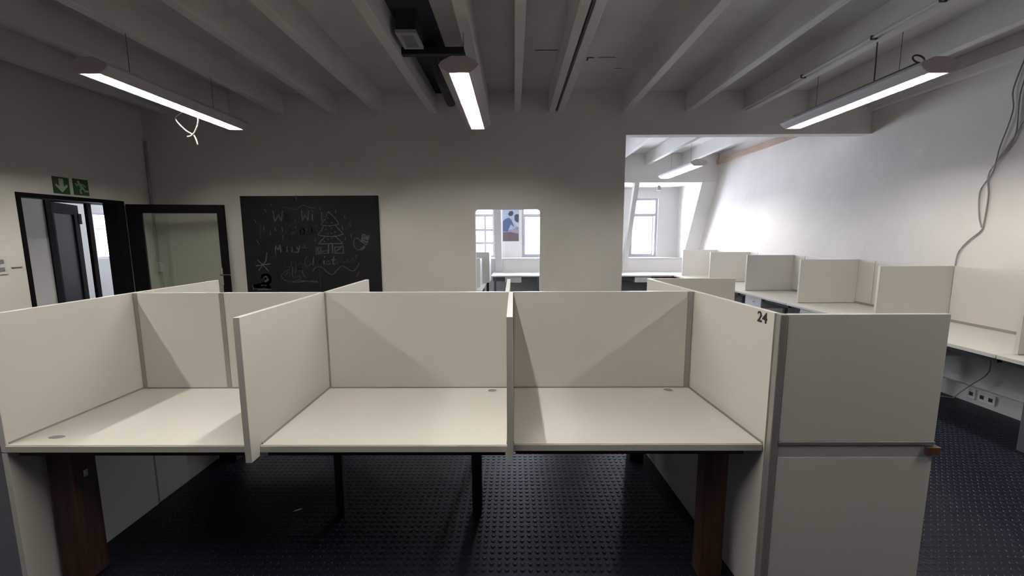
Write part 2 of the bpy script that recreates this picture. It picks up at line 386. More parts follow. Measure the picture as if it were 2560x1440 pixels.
lamps = [(-0.371, 2.93, 'fluorescent lamp beneath the black ceiling crossbar'),
         (-2.875, 2.91, 'fluorescent lamp with a white cable dangling from it'),
         (2.925, 2.98, 'fluorescent lamp hanging by the wide opening and the right wall'),
         (2.96, 6.74, 'fluorescent lamp in the far room beyond the wide opening')]
for x, lb in ((-2.875, 'fluorescent lamp over the open floor on the exit door side'), (-0.371, 'fluorescent lamp over the open floor in front of the middle desk'), (2.925, 'fluorescent lamp over the open floor near the number 24 panel')):
    lamps.append((x, 0.46, lb))
for i, (x, y, lb) in enumerate(lamps):
    o = lamp0 if i == 0 else copy_tree(lamp0)
    o.location = (x, y, LZ0); o['label'] = lb
    if y < 2.0:                       # the row above the camera that throws the panel shadows on the desks
        o.name = 'ceiling_lamp_offscreen'
        for ch in o.children:
            if ch.name.startswith('fluorescent_tube'): ch.name = 'fluorescent_tube_offscreen'
# a rounded cable clip beside lamps
c = tag(mk('dangling_cable', CABLEW, None, add_tube, smooth_path([(-3.0, 3.86, 2.765), (-3.01, 3.86, 2.72), (-3.07, 3.86, 2.665), (-3.0, 3.87, 2.57), (-2.93, 3.88, 2.52), (-2.905, 3.88, 2.44)]), 0.006, 6, smooth=True),
        'loose white cable dangling crookedly from the lamp near the exit signs', 'cable')
c2 = mk('cable_strand', CABLEW, c, add_tube, smooth_path([(-2.86, 3.86, 2.715), (-2.87, 3.86, 2.62), (-2.93, 3.87, 2.53), (-2.985, 3.87, 2.51)]), 0.006, 6, smooth=True)

# ------------------------------------------------------------------ ceiling fixtures
vent = thing('ceiling_vent', 'square pale rimmed duct box in the dark ceiling bay', 'vent')
bm = bmesh.new(); X0, X1, Y0, Y1 = -0.91, -0.75, 3.36, 3.64
for a in ((X0, X1, Y0, Y0 + 0.04), (X0, X1, Y1 - 0.03, Y1), (X0, X0 + 0.03, Y0 + 0.04, Y1 - 0.03), (X1 - 0.03, X1, Y0 + 0.04, Y1 - 0.03)):
    add_box(bm, a[0], a[1], a[2], a[3], 3.15, 3.175)
obj('rim', bm, mat('vent_rim', (0.42, 0.42, 0.46), 0.6), vent)
box('duct', NAVY, vent, X0 + 0.005, X1 - 0.005, Y0 + 0.005, Y1 - 0.005, 3.175, ZC)
box('grille', PLASTG, vent, X0 + 0.03, X1 - 0.03, Y0 + 0.04, Y1 - 0.03, 3.168, 3.176)
cb = tag(box('crossbar', BLACK, None, -0.955, -0.395, 3.685, 3.745, 3.13, 3.19, 0.006), 'black bar spanning two ceiling beams by the vent box', 'bar')
pp = tag(mk('black_pipe', BLACK, None, add_tube, [(-0.72, 3.74, 3.215), (-0.76, 5.20, 3.215)], 0.062, 16, smooth=True), 'thick black pipe running between beams to the wall', 'pipe')
cond = thing('beam_conduit', 'thin painted conduit with clips along a ceiling beam', 'conduit')
mk('conduit_tube', BEAM, cond, add_tube, [(2.80, 2.0, 3.12), (2.80, 3.45, 3.12), (2.80, 5.24, 3.12)], 0.012, 8)
for y in (2.9, 3.42, 4.2): box('clip', CABLED, cond, 2.784, 2.832, y - 0.006, y + 0.006, 3.105, 3.136)
tag(mk('drop_wire', CABLED, None, add_tube, [(2.865, 3.45, 3.105), (2.868, 3.45, 2.95), (2.87, 3.45, 2.80)], 0.005, 6), 'dark power wire dropping from beam to lamp by the wide opening', 'wire')
tag(mk('beam_cable', CABLED, None, add_tube, smooth_path([(0.52, 2.0, 3.112), (0.523, 3.2, 3.108), (0.517, 4.2, 3.113), (0.52, 5.2, 3.11)]), 0.006, 6), 'dark cable lying in the joint of the doubled beam', 'cable')
lc = thing('lamp_lead', 'coiled dark lead on top of the lamp by the wide opening', 'cable')
pts = [(2.86 + 0.04 * math.cos(a), 3.08 + 0.02 * math.sin(a), 2.826 + 0.035 * math.sin(a)) for a in [k * 0.5 for k in range(13)]]
mk('loop', CABLED, lc, add_tube, pts, 0.006, 6); mk('run', CABLED, lc, add_tube, [(2.85, 3.065, 2.799), (2.84, 3.12, 2.794), (2.815, 3.6, 2.782), (2.81, 4.3, 2.780)], 0.006, 6)

# ------------------------------------------------------------------ wall fittings: signs, blackboard, conduit, switches
sg = 'emergency exit signs above the door'
def wall_left_frame(o, y, z): o.matrix_world = Matrix.Translation((XL, y, z)) @ Matrix(((0, 0, 1, 0), (1, 0, 0, 0), (0, 1, 0, 0), (0, 0, 0, 1)))
def flat_poly(bm, pts, z):
    bm.faces.new([bm.verts.new((x, y, z)) for x, y in pts])
def ribbon(bm, pts, wd, z):
    for i in range(len(pts) - 1):
        a, b = Vector(pts[i]), Vector(pts[i + 1]); t = b - a
        if t.length < 1e-6: continue
        t.normalize(); n = Vector((-t.y, t.x)) * wd / 2; e = t * wd * 0.35
        bm.faces.new([bm.verts.new((p.x, p.y, z)) for p in (a - e - n, b + e - n, b + e + n, a - e + n)])
SW_, SH_ = 0.152, 0.168
s1 = thing('exit_sign', 'green sign with a pale arrow pointing down, above the door', 'sign', sg)
box('plate', GREEN, s1, 0, SW_, 0, SH_, 0, 0.006)
bm = bmesh.new(); flat_poly(bm, [(0.076, 0.015), (0.132, 0.075), (0.132, 0.10), (0.098, 0.075), (0.098, 0.15), (0.054, 0.15), (0.054, 0.075), (0.02, 0.10), (0.02, 0.075)], 0.007); obj('arrow_symbol', bm, SIGNW, s1)
wall_left_frame(s1, 4.152, 2.04)
s2 = thing('exit_sign', 'green sign with a pale running figure, above the door', 'sign', sg)
box('plate', GREEN, s2, 0, SW_, 0, SH_, 0, 0.006)
bm = bmesh.new()
flat_poly(bm, [(0.052 + 0.014 * math.cos(k * math.pi / 5), 0.138 + 0.014 * math.sin(k * math.pi / 5)) for k in range(10)], 0.007)
for pts, wd in (([(0.06, 0.118), (0.088, 0.075)], 0.03), ([(0.06, 0.115), (0.032, 0.10), (0.02, 0.118)], 0.012), ([(0.066, 0.115), (0.10, 0.112), (0.118, 0.09)], 0.012),
                ([(0.086, 0.075), (0.062, 0.055), (0.07, 0.022)], 0.017), ([(0.092, 0.075), (0.112, 0.045), (0.142, 0.048)], 0.017)): ribbon(bm, pts, wd, 0.0071)
obj('figure_symbol', bm, SIGNW, s2)
wall_left_frame(s2, 4.343, 2.042)

sw = thing('light_switch', 'pale switch plate on the wall beside the black door frame', 'switch')
box('plate', PLAST, sw, XL, XL + 0.012, 3.56, 3.68, 1.27, 1.44, 0.003)
for z in (1.30, 1.37): box('rocker', PLASTG, sw, XL + 0.011, XL + 0.02, 3.60, 3.65, z, z + 0.035, 0.002)
sc = tag(box('wall_cleat', PLASTG, None, XL, XL + 0.012, 3.71, 3.79, 1.325, 1.332), 'thin grey strip fixed between switch plate and door frame', 'strip')
cd = thing('wall_conduit', 'thin conduit running down the corner behind the glass door', 'conduit')
mk('conduit_tube', CABLE, cd, add_tube, [(-4.575, 5.235, 2.78), (-4.57, 5.235, 1.15)], 0.012, 8)
box('junction_box', PLAST, cd, -4.62 + 0.02, -4.52, 5.19, 5.25, 1.16, 1.28, 0.004)
mk('conduit_tube', PLAST, cd, add_tube, [(-4.52, 5.235, 1.2), (-4.52, 5.235, 0.0)], 0.014, 8)

bb = thing('blackboard', 'blackboard with chalk Christmas greeting and drawings on the wall', 'blackboard')
BX0, BX1, BZ0, BZ1 = -3.451, -1.708, 0.86, 2.108
box('board', BOARD, bb, BX0, BX1, YB - 0.018, YB + 0.001, BZ0, BZ1, 0.003)
ZQ = 0.93
def bmap(p):
    x, y = p; v = (y - (148 + (x - 107) * 15 / 1781)) / (1375 - 155); xl = 107 + 103 * v; xr = 1888 + 57 * v
    return (BX0 + (BX1 - BX0) * (x - xl) / (xr - xl), BZ1 + (ZQ - BZ1) * v)
def chalk(name, strokes, wd=14, M=None):
    bm = bmesh.new(); wm = wd * (BX1 - BX0) / 1770
    for s in strokes:
        sm = s[0] == '~'; pts = [bmap(p) for p in (s[1:] if sm else s)]
        if sm: pts = [(q.x, q.y) for q in smooth_path([(a, b, 0) for a, b in pts], 5)]
        for i in range(len(pts) - 1):
            a, b = Vector(pts[i]), Vector(pts[i + 1]); t = b - a
            if t.length < 1e-6: continue
            t.normalize(); n = Vector((-t.y, t.x)) * wm / 2; e = t * wm * 0.3
            bm.faces.new([bm.verts.new((p.x, YB - 0.0195, p.y)) for p in (a - e - n, b + e - n, b + e + n, a - e + n)])
    return obj(name, bm, M or CHALK, bb)
T = '~'
chalk('chalk_word', [[(540, 345), (562, 480), (612, 395), (645, 478), (662, 345)], [T, (690, 432), (735, 425), (722, 385), (690, 395), (688, 445), (715, 470), (752, 460)]], 15, CHALKD).name = 'chalk_word'
chalk('chalk_word', [[(905, 345), (920, 475), (955, 400), (990, 475), (1000, 345)], [(1045, 395), (1048, 478)], [(1045, 350), (1047, 362)], [T, (1130, 400), (1095, 405), (1090, 430), (1125, 450), (1118, 485), (1085, 478)], [(1165, 370), (1168, 490)], [T, (1168, 440), (1195, 425), (1212, 445), (1210, 478)]], 14)
chalk('chalk_letter', [[T, (765, 560), (770, 600), (800, 615), (828, 590)], [T, (830, 550), (832, 630), (815, 695), (775, 715), (755, 690), (780, 650), (850, 610)]], 14)
chalk('chalk_letter', [[T, (925, 575), (890, 600), (895, 640), (930, 648), (945, 610), (925, 578), (965, 585)]], 14)
chalk('chalk_letter', [[T, (985, 575), (985, 620), (1015, 632), (1040, 600), (1042, 565), (1048, 615), (1075, 632), (1108, 605)]], 14)
chalk('chalk_word', [[(572, 885), (572, 795), (605, 850), (632, 792), (640, 885)], [T, (655, 850), (690, 845), (685, 820), (660, 828), (660, 870), (695, 875)],
                     [(720, 815), (722, 880)], [T, (722, 840), (740, 820), (762, 822)], [(785, 815), (787, 880)], [T, (787, 840), (805, 820), (828, 822)], [(842, 812), (860, 850)], [(885, 800), (865, 885), (810, 885)]], 13)
chalk('chalk_word', [[T, (1000, 965), (975, 950), (950, 990), (955, 1050), (985, 1080), (1025, 1045)], [(1065, 950), (1055, 1060)], [T, (1058, 1030), (1085, 1005), (1098, 1025), (1095, 1062), (1115, 1055)],
                     [T, (1128, 1000), (1132, 1052), (1135, 1020), (1160, 1000), (1178, 1012)], [(1198, 1005), (1195, 1045), (1215, 1048)], [(1205, 945), (1203, 960)], [T, (1222, 1045), (1255, 1005), (1262, 1035), (1240, 1055), (1285, 1040)],
                     [(1325, 950), (1312, 1045), (1335, 1048)], [(1290, 992), (1350, 988)], [T, (1370, 1040), (1372, 995), (1395, 985), (1402, 1035), (1410, 995), (1432, 988), (1440, 1030), (1458, 1025)],
                     [T, (1500, 985), (1470, 995), (1465, 1025), (1490, 1030), (1505, 985), (1510, 1025), (1530, 1020)], [T, (1540, 1025), (1572, 975), (1585, 1000), (1575, 1030), (1545, 1032)], [T, (1575, 1020), (1605, 985), (1618, 935)]], 13)
chalk('chalk_swirl', [[T, (670, 295), (760, 315), (840, 330), (890, 290), (940, 275), (1000, 300), (1060, 315), (1085, 290)]], 9, CHALKD)
chalk('chalk_tree', [[T, (1255, 360), (1215, 440), (1165, 520), (1180, 535), (1260, 545), (1340, 535), (1382, 515), (1330, 440), (1255, 365)], [T, (1190, 545), (1160, 610), (1120, 660), (1180, 675), (1280, 685), (1380, 675), (1442, 655)], [(1442, 655), (1345, 540)],
                     [(1205, 690), (1125, 780), (1440, 778), (1350, 690)], [(1255, 790), (1255, 900)], [(1305, 790), (1305, 900)]], 12)
dots = [(1230, 500), (1300, 500), (1245, 440), (1295, 575), (1245, 645), (1340, 625), (1290, 640), (1200, 745), (1300, 705), (1250, 720), (1220, 590)]
for x, y in dots: chalk('chalk_dot', [[(x - 4, y), (x + 4, y + 6)]], 13)
chalk('chalk_gift', [[(1095, 830), (1095, 910), (1155, 910), (1155, 830), (1095, 830)], [(1110, 850), (1140, 890)], [(1120, 825), (1120, 910)]], 14, CHALKD)
chalk('chalk_gift', [[(1335, 825), (1335, 905), (1448, 905), (1448, 825), (1335, 825)], [(1350, 880), (1400, 845), (1440, 800)]], 13, CHALKD)
chalk('chalk_gift', [[(1175, 880), (1175, 905), (1250, 905), (1250, 870), (1175, 878)]], 12, CHALKD)
chalk('chalk_stocking', [[(1690, 660), (1780, 685), (1745, 800), (1680, 755), (1690, 660)], [(1692, 675), (1775, 705)], [(1685, 715), (1768, 740)], [T, (1730, 805), (1690, 830), (1665, 860), (1690, 862), (1730, 825)], [T, (1680, 760), (1640, 720), (1605, 708), (1580, 750), (1590, 820), (1630, 860), (1665, 862)]], 10)
chalk('chalk_stocking_fill', [[(1700, 700), (1765, 720)], [(1695, 742), (1758, 768)], [(1680, 850), (1715, 832)]], 18)
chalk('chalk_star', [[(460, 890), (445, 1000), (405, 1045), (360, 1120)], [(342, 985), (405, 1045), (485, 1135)], [(318, 1062), (405, 1048), (508, 1035)]], 12)
chalk('chalk_wave', [[T, (1050, 1145), (1085, 1095), (1140, 1080), (1190, 1105), (1250, 1165), (1310, 1185), (1360, 1135), (1420, 1080), (1470, 1090), (1530, 1135), (1585, 1138), (1625, 1090), (1650, 1035)]], 10)
chalk('chalk_sleigh', [[T, (690, 1040), (720, 1075), (760, 1080)], [T, (775, 1070), (775, 1010), (820, 1015), (840, 1060), (830, 1160)], [T, (860, 1080), (890, 1030), (925, 1060), (910, 1110), (865, 1110), (855, 1070)], [T, (760, 1110), (690, 1150), (650, 1190), (680, 1250), (780, 1275), (880, 1250), (895, 1200), (850, 1215), (800, 1210)],
                       [(910, 1110), (930, 1185), (955, 1222)], [(790, 1080), (790, 1200)], [T, (700, 1190), (735, 1150), (765, 1180), (745, 1210)], [(890, 1265), (1000, 1275)], [T, (740, 1275), (850, 1285), (950, 1275)]], 13, CHALKD)
chalk('chalk_signature', [[(1015, 1285), (1020, 1268), (1035, 1285), (1045, 1265), (1060, 1288)], [(1065, 1275), (1085, 1290), (1100, 1268), (1120, 1298)]], 12, CHALKD)
chalk('chalk_shrub', [[T, (400, 1230), (400, 1195), (435, 1175), (480, 1190), (505, 1240), (490, 1285), (440, 1300)], [T, (280, 1325), (350, 1320), (410, 1295), (460, 1310), (510, 1370)], [(290, 1360), (380, 1345), (470, 1350)], [(440, 1210), (450, 1280)], [(300, 1345), (420, 1330), (490, 1335)], [(425, 1225), (480, 1250)], [(350, 1370), (500, 1368)]], 34, CHALKD)
ticks = [((430, 320), (450, 360)), ((300, 455), (320, 495)), ((515, 255), (520, 275)), ((830, 460), (828, 495)), ((655, 550), (660, 610)), ((560, 560), (575, 605)), ((415, 550), (428, 595)), ((505, 620), (508, 660)), ((665, 660), (668, 715)),
         ((325, 720), (360, 775)), ((945, 790), (948, 830)), ((920, 830), (975, 832)), ((1085, 520), (1090, 550)), ((1075, 705), (1085, 745)), ((1345, 340), (1350, 380)), ((1455, 415), (1468, 455)), ((1530, 505), (1533, 555)), ((1430, 545), (1438, 595)),
         ((1545, 660), (1548, 705)), ((1470, 695), (1468, 735)), ((1135, 310), (1148, 335)), ((1640, 1170), (1622, 1225)), ((838, 150), (838, 205)), ((575, 890), (575, 940))]
for t in ticks: chalk('chalk_snow_mark', [list(t)], 11, CHALKD)
chalk('chalk_line', [[(1142, 1120), (1155, 1372)], [(370, 500), (382, 690)]], 4, CHALKD)

# ------------------------------------------------------------------ island of desks
ZT, ZP = 0.73, 1.288           # worktop height, screen top
YS0, YS1 = 2.27, 2.295         # spine screen faces
YD0, YD1 = 1.615, 2.2675
def exr(y): return 1.005 + (2.29 - y) * 0.061      # inner face of the slightly skewed right end panel
spine = thing('spine_screen', 'long white screen standing along the middle of the desk island', 'screen')
for a, b in ((-2.128, -1.662), (-1.638, -1.088), (-1.060, -0.032), (-0.004, 0.975)):
    box('panel', MEL, spine, a, b, YS0, YS1, 0.66, ZP, 0.002)
for a, b in ((-2.150, -2.128), (-1.662, -1.638), (-1.088, -1.060), (-0.032, -0.004), (0.975, 1.004)):
    box('joint_strip', ALU, spine, a, b, YS0 - 0.003, YS1 + 0.003, 0.66, ZP - 0.001, 0.001)
for a, b in ((-2.128, -1.088), (-1.060, -0.032), (-0.004, 0.975)):
    box('foot_strip', ALU, spine, a, b, YS0 - 0.0025, YS0 + 0.004, ZT - 0.005, ZT + 0.006)

def divider_poly(front):
    if front: return [(1.556, 0.688), (1.606, 0.688), (1.612, ZT + 0.004), (YS0, ZT + 0.004), (YS0, ZP), (1.556, ZP)]
    return [(2.955, 0.688), (2.955, ZP), (YS1, ZP), (YS1, ZT), (2.931, ZT), (2.931, 0.688)]
def divider(x0, x1, front, label):
    t = thing('desk_divider', label, 'divider', 'dividers of the desk island')
    bm = bmesh.new(); add_prism(bm, divider_poly(front), 'X', x0, x1); obj('panel', bm, MEL, t)
    y0, y1 = (1.553, 1.557) if front else (2.954, 2.958)
    box('edge_band', EDGE if front else MEL, t, x0 - 0.0005, x1 + 0.0005, y0, y1, 0.688, ZP)
    if front: box('foot_strip', ALU, t, x0 - 0.004, x1 + 0.004, 1.625, YS0 - 0.004, ZT - 0.001, ZT + 0.009)
    return t
divider(-1.092, -1.068, True, 'white divider between left and middle desks, its foot hooked over the edges')
divider(-0.030, -0.006, True, 'thin white divider between the two desks with cable holes by the screen')
divider(-1.083, -1.059, False, 'white divider behind the spine screen, in front of the blackboard')
divider(-0.050, -0.026, False, 'white divider behind the spine screen, in front of the low doorway')

le = thing('side_partition', 'tall white end panel of the desk island on the door side', 'panel', 'end panels of the desk island')
box('upper_panel', MEL, le, -2.176, -2.151, 1.62, 2.95, 0.695, ZP, 0.002)
box('lower_panel', MEL, le, -2.176, -2.151, 1.62, 2.275, 0.0, 0.693, 0.002)
box('lower_panel', MEL, le, -2.180, -2.155, 2.29, 2.95, 0.0, 0.693, 0.002)
box('foot_strip', ALU, le, -2.153, -2.147, 1.63, 2.268, ZT - 0.001, ZT + 0.007)
box('joint_strip', ALU, le, -2.174, -2.153, 2.276, 2.289, 0.0, 0.693)
re = thing('side_partition', 'white end panel bearing the number 24', 'panel', 'end panels of the desk island')
def skew(bm, y0, y1, z0, z1, t0, t1): add_prism(bm, [(exr(y0) + t0, y0), (exr(y0) + t1, y0), (exr(y1) + t1, y1), (exr(y1) + t0, y1)], 'Z', z0, z1)
mk('upper_panel', MEL, re, skew, 1.62, 2.95, 0.695, ZP, 0.0, 0.024)
mk('lower_panel', MEL, re, skew, 1.62, 2.95, 0.0, 0.693, 0.0, 0.024)
mk('foot_strip', ALU, re, skew, 1.63, 2.268, ZT - 0.001, ZT + 0.007, -0.004, 0.002)
cu = bpy.data.curves.new('number', 'FONT'); cu.body = '24'; cu.size = 0.062; cu.extrude = 0.0004; cu.space_character = 1.05; cu.offset = 0.0012
tmp = bpy.data.objects.new('tmp', cu); COL.objects.link(tmp); bpy.context.view_layer.update()
me = bpy.data.meshes.new_from_object(tmp.evaluated_get(bpy.context.evaluated_depsgraph_get())); bpy.data.objects.remove(tmp)
me.materials.clear(); me.materials.append(INK)
num = bpy.data.objects.new('number_marking', me); COL.objects.link(num); num.parent = re
ang = math.atan(0.061)
dv = Vector((math.sin(ang), -math.cos(ang), 0)); nz = Vector((-math.cos(ang), -math.sin(ang), 0))
m = Matrix((dv, Vector((0, 0, 1)), nz)).transposed().to_4x4(); m.translation = Vector((exr(1.722) - 0.0012, 1.722, 1.236))
num.matrix_world = m; num['label'] = 'black number 24'
box_sc = None

def grommet(parent, x, y, rim=True):
    n = 20
    if not rim:
        bm = bmesh.new(); bm.faces.new([bm.verts.new((x + 0.035 * math.cos(2 * math.pi * k / n), y + 0.016 * math.sin(2 * math.pi * k / n), ZT + 0.0008)) for k in range(n)])
        obj('cable_slot', bm, PLASTG, parent); return
    bm = bmesh.new()
    prof = [(0.034, 0.0), (0.033, 0.004), (0.026, 0.004), (0.025, -0.0005)]
    rings = [[bm.verts.new((x + r * math.cos(2 * math.pi * k / n), y + r * math.sin(2 * math.pi * k / n), ZT + h)) for k in range(n)] for r, h in prof]
    for i in range(3):
        for k in range(n): bm.faces.new((rings[i][k], rings[i][(k + 1) % n], rings[i + 1][(k + 1) % n], rings[i + 1][k]))
    g = obj('cable_grommet', bm, PLAST, parent, True)
    bm = bmesh.new(); bm.faces.new([bm.verts.new((x + 0.0255 * math.cos(2 * math.pi * k / n), y + 0.0255 * math.sin(2 * math.pi * k / n), ZT + 0.0008)) for k in range(n)])
    obj('grommet_hole', bm, PLASTG, g)
def desk(label, poly, holes=(), group='desks of the island', front=None):
    t = thing('office_desk', label, 'desk', group)
    bm = bmesh.new(); add_prism(bm, poly, 'Z', ZT - 0.032, ZT)
    bmesh.ops.bevel(bm, geom=[e for e in bm.edges], offset=0.003, segments=2, affect='EDGES')
    obj('desktop', bm, TOP, t)
    if front is None: box('edge_band', EDGE, t, poly[0][0] + 0.002, poly[1][0] - 0.002, poly[0][1] - 0.0015, poly[0][1] + 0.006, ZT - 0.030, ZT - 0.004)
    for h in holes: grommet(t, *h)
    xs = [p[0] for p in poly]; ys_ = [p[1] for p in poly]
    y = min(ys_) + 0.03 if front is None else front
    box('steel_rail', BLACK, t, min(xs) + 0.02, min(p[0] for p in poly if p[0] > sum(xs) / len(xs)) - 0.02, y, y + 0.04, 0.668, ZT - 0.031)
    return t
dk1 = desk('desk beside the tall end panel on the door side', [(-2.150, YD0), (-1.082, YD0), (-1.082, YD1), (-2.150, YD1)], [(-2.01, 1.688, False)])
dk2 = desk('middle desk of the island, between the two front dividers', [(-1.078, YD0), (-0.020, YD0), (-0.020, YD1), (-1.078, YD1)], [(-0.125, 2.222)])
dk3 = desk('desk beside the end panel numbered 24', [(-0.016, YD0 + 0.01), (exr(YD0) - 0.004, YD0 + 0.01), (exr(YD1) - 0.004, YD1), (-0.016, YD1)], [(0.87, 2.225)])
box('leg', WOOD, dk1, -2.118, -1.995, 1.72, 1.82, 0, ZT - 0.03, 0.006); 
box('leg_bracket', CHROME, dk1, -1.996, -1.992, 1.755, 1.775, 0.50, 0.53)
box('leg', WOOD, dk3, 0.862, 0.968, 1.735, 1.815, 0, ZT - 0.03, 0.006)
box('leg', BLACK, dk2, -0.247, -0.191, 2.20, 2.256, 0, ZT - 0.03, 0.004)
box('leg', DGREY, dk2, -1.03, -0.985, 2.175, 2.215, 0, ZT - 0.03, 0.004)
for x, d in ((-1.60, dk1), (0.45, dk3)): box('support_rail', BLACK, d, x - 0.03, x + 0.03, 1.66, 2.24, 0.672, ZT - 0.031)
YR0, YR1 = 2.297, 2.93
rk = []
for i, (a, b, lb) in enumerate(((-2.150, -1.075, 'desk behind the spine screen, near the open glass door'), (-1.068, -0.042, 'desk behind the spine screen, facing the blackboard and low doorway'), (-0.036, 0.955, 'desk behind the spine screen, beside the wide opening'))):
    d = desk(lb, [(a, YR0), (b, YR0), (b, YR1), (a, YR1)], [(b - 0.15, YR0 + 0.06)], front=YR1 - 0.07); rk.append(d)
box('leg', BLACK, rk[1], -0.315, -0.265, 2.83, 2.88, 0, ZT - 0.03, 0.004)
box('leg', DGREY, rk[0], -1.40, -1.355, 2.84, 2.88, 0, ZT - 0.03, 0.004)
box('leg', DGREY, rk[2], 0.82, 0.92, 2.74, 2.84, 0, ZT - 0.03, 0.006)
box('leg', DGREY, rk[0], -2.118, -1.995, 2.74, 2.84, 0, ZT - 0.03, 0.006)

es = thing('end_screen', 'white screen with a grey corner post and rail, facing the open floor', 'screen')
box('corner_post', ALU, es, 1.050, 1.082, 1.588, 1.618, 0, ZP, 0.004)
box('upper_panel', MEL, es, 1.083, 1.722, 1.592, 1.614, 0.757, ZP, 0.002)
box('rail', RAIL, es, 1.083, 1.722, 1.588, 1.618, 0.742, 0.757, 0.002)
box('rail_band', mat('pale_grey_band', (0.46, 0.455, 0.44), 0.4), es, 1.083, 1.722, 1.5925, 1.614, 0.690, 0.742)
box('lower_panel', MEL, es, 1.083, 1.722, 1.592, 1.614, 0.0, 0.689, 0.002)
ed = thing('office_desk', 'desk behind the end screen with a brown wooden lip poking out', 'desk', 'desks of the island')
box('desktop', TOP, ed, 1.075, 1.735, 1.619, 2.90, ZT - 0.032, ZT, 0.003)
mk('wooden_lip', WOODE, ed, add_prism, [(1.684, 1.576), (1.737, 1.576), (1.737, 1.66), (1.724, 1.66), (1.724, 1.591), (1.684, 1.591)], 'Z', 0.704, 0.737)
box('leg', GREYM, ed, 1.60, 1.645, 2.80, 2.845, 0, ZT - 0.03, 0.003)
box('leg', GREYM, ed, 1.60, 1.645, 1.66, 1.705, 0, ZT - 0.03, 0.003)
fs = tag(box('end_screen', MEL, None, 0.972, 1.605, 2.952, 2.976, 0, ZP, 0.002), 'plain white screen behind the number 24 panel, by the wide opening', 'screen')
tag(mk('paper_scrap', PLAST, None, add_prism, [(-1.30, 2.20), (-1.262, 2.222), (-1.258, 2.235), (-1.29, 2.218)], 'Z', 0.0, 0.003), 'small pale scrap on the dark floor under the desks', 'scrap')

# ------------------------------------------------------------------ desks along the right wall
XB, XF, XD = 4.365, 3.50, 3.64
bays = [1.68, 2.90, 4.08, 5.21, 6.41, 7.61, 8.85]
names = ['sixth', 'fifth', 'fourth', 'third', 'second', 'first']   # from the far windows
dgrp, sgrp = 'desks along the right wall', 'screens along the right wall'
for i in range(6):
    y0, y1 = bays[i], bays[i + 1]; M_ = MEL
    t = thing('wall_desk', '%s white right-wall desk counted from the far windows' % names[i], 'desk', dgrp)
    box('desktop', TOP, t, XF, XB + 0.03, y0 + 0.002, y1 - 0.002, ZT - 0.03, ZT, 0.003)
    box('modesty_rail', BLACK, t, XF + 0.06, XF + 0.10, y0 + 0.04, y1 - 0.04, 0.66, ZT - 0.029)
    dr = box('drawer', PLAST, t, XF + 0.03, 3.95, y1 - 0.62, y1 - 0.22, 0.555, ZT - 0.029, 0.004)
    bm = bmesh.new(); add_tube(bm, [(XF + 0.032, y1 - 0.46, 0.63), (XF + 0.012, y1 - 0.455, 0.63), (XF + 0.012, y1 - 0.385, 0.63), (XF + 0.032, y1 - 0.38, 0.63)], 0.004, 6); obj('handle', bm, CHROME, dr)
    for x in (3.77, 4.28): box('leg', GREYM, t, x - 0.025, x + 0.025, y1 - 0.005 - 0.05, y1 - 0.005, 0, ZT - 0.03, 0.003)
    s = thing('wall_screen', 'white screen against the wall behind the %s right-wall desk from the windows' % names[i], 'screen', sgrp)
    ym = y1 - 0.25
    if i == 1: box('panel', M_, s, XB, XB + 0.024, y0 + 0.015, y1 - 0.015, ZT + 0.012, ZP, 0.002)
    else:
        box('panel', M_, s, XB, XB + 0.024, y0 + 0.015, ym - 0.004, ZT + 0.012, ZP, 0.002); box('panel', M_, s, XB, XB + 0.024, ym + 0.004, y1 - 0.015, ZT + 0.012, ZP, 0.002)
        box('joint_strip', ALU, s, XB + 0.006, XB + 0.02, ym - 0.006, ym + 0.006, ZT, ZP - 0.001)
    box('foot_strip', ALU, s, XB - 0.002, XB + 0.022, y0 + 0.015, y1 - 0.015, ZT - 0.001, ZT + 0.026)
    if i:
        d = thing('wall_divider', 'white divider between the %s and %s right-wall desks from the windows' % (names[i], names[i - 1]), 'divider', 'dividers along the right wall')
        box('panel', M_, d, XD, XB + 0.004, y0 - 0.012, y0 + 0.012, ZT + 0.004, ZP, 0.002)
        box('edge_band', MEL, d, XD - 0.003, XD + 0.001, y0 - 0.0125, y0 + 0.0125, ZT + 0.004, ZP)
        box('foot_strip', ALU, d, XD + 0.01, XB, y0 - 0.016, y0 + 0.016, ZT - 0.001, ZT + 0.010)
d = thing('wall_divider', 'white divider closing the right wall row at the far window desks', 'divider', 'dividers along the right wall')
box('panel', MEL, d, XD, XB + 0.004, bays[6] - 0.012, bays[6] + 0.012, ZT + 0.004, ZP, 0.002)
box('edge_band', MEL, d, XD - 0.003, XD + 0.001, bays[6] - 0.0125, bays[6] + 0.0125, ZT, ZP)

base = struct(box('baseboard_right', BASEB, None, XR - 0.04, XR + 0.01, YF, 9.9, 0, 0.155, 0.004), 'pale trunking along the foot of the right wall')
for y0, y1, nm, lb in ((3.56, 3.70, 'power_socket', 'double power socket on the trunking, below the right wall desks'), (3.72, 3.79, 'data_socket', 'small data outlet beside the power socket on the trunking')):
    t = thing(nm, lb, 'socket'); box('plate', PLAST, t, XR - 0.052, XR - 0.039, y0, y1, 0.045, 0.14, 0.003)
    n = 2 if nm == 'power_socket' else 1
    for k in range(n):
        yy = y0 + (y1 - y0) * (k + 0.5) / n
        box('outlet', INK, t, XR - 0.0535, XR - 0.051, yy - 0.016, yy + 0.016, 0.075, 0.11)
tag(mk('desk_cable', CABLE, None, add_tube, smooth_path([(4.36, 3.62, 0.70), (4.365, 3.66, 0.55), (4.35, 3.64, 0.35), (4.34, 3.74, 0.2), (4.33, 3.80, 0.12), (4.3, 3.86, 0.008)]), 0.005, 6, smooth=True), 'grey cable drooping from wall desk to the trunking', 'cable')
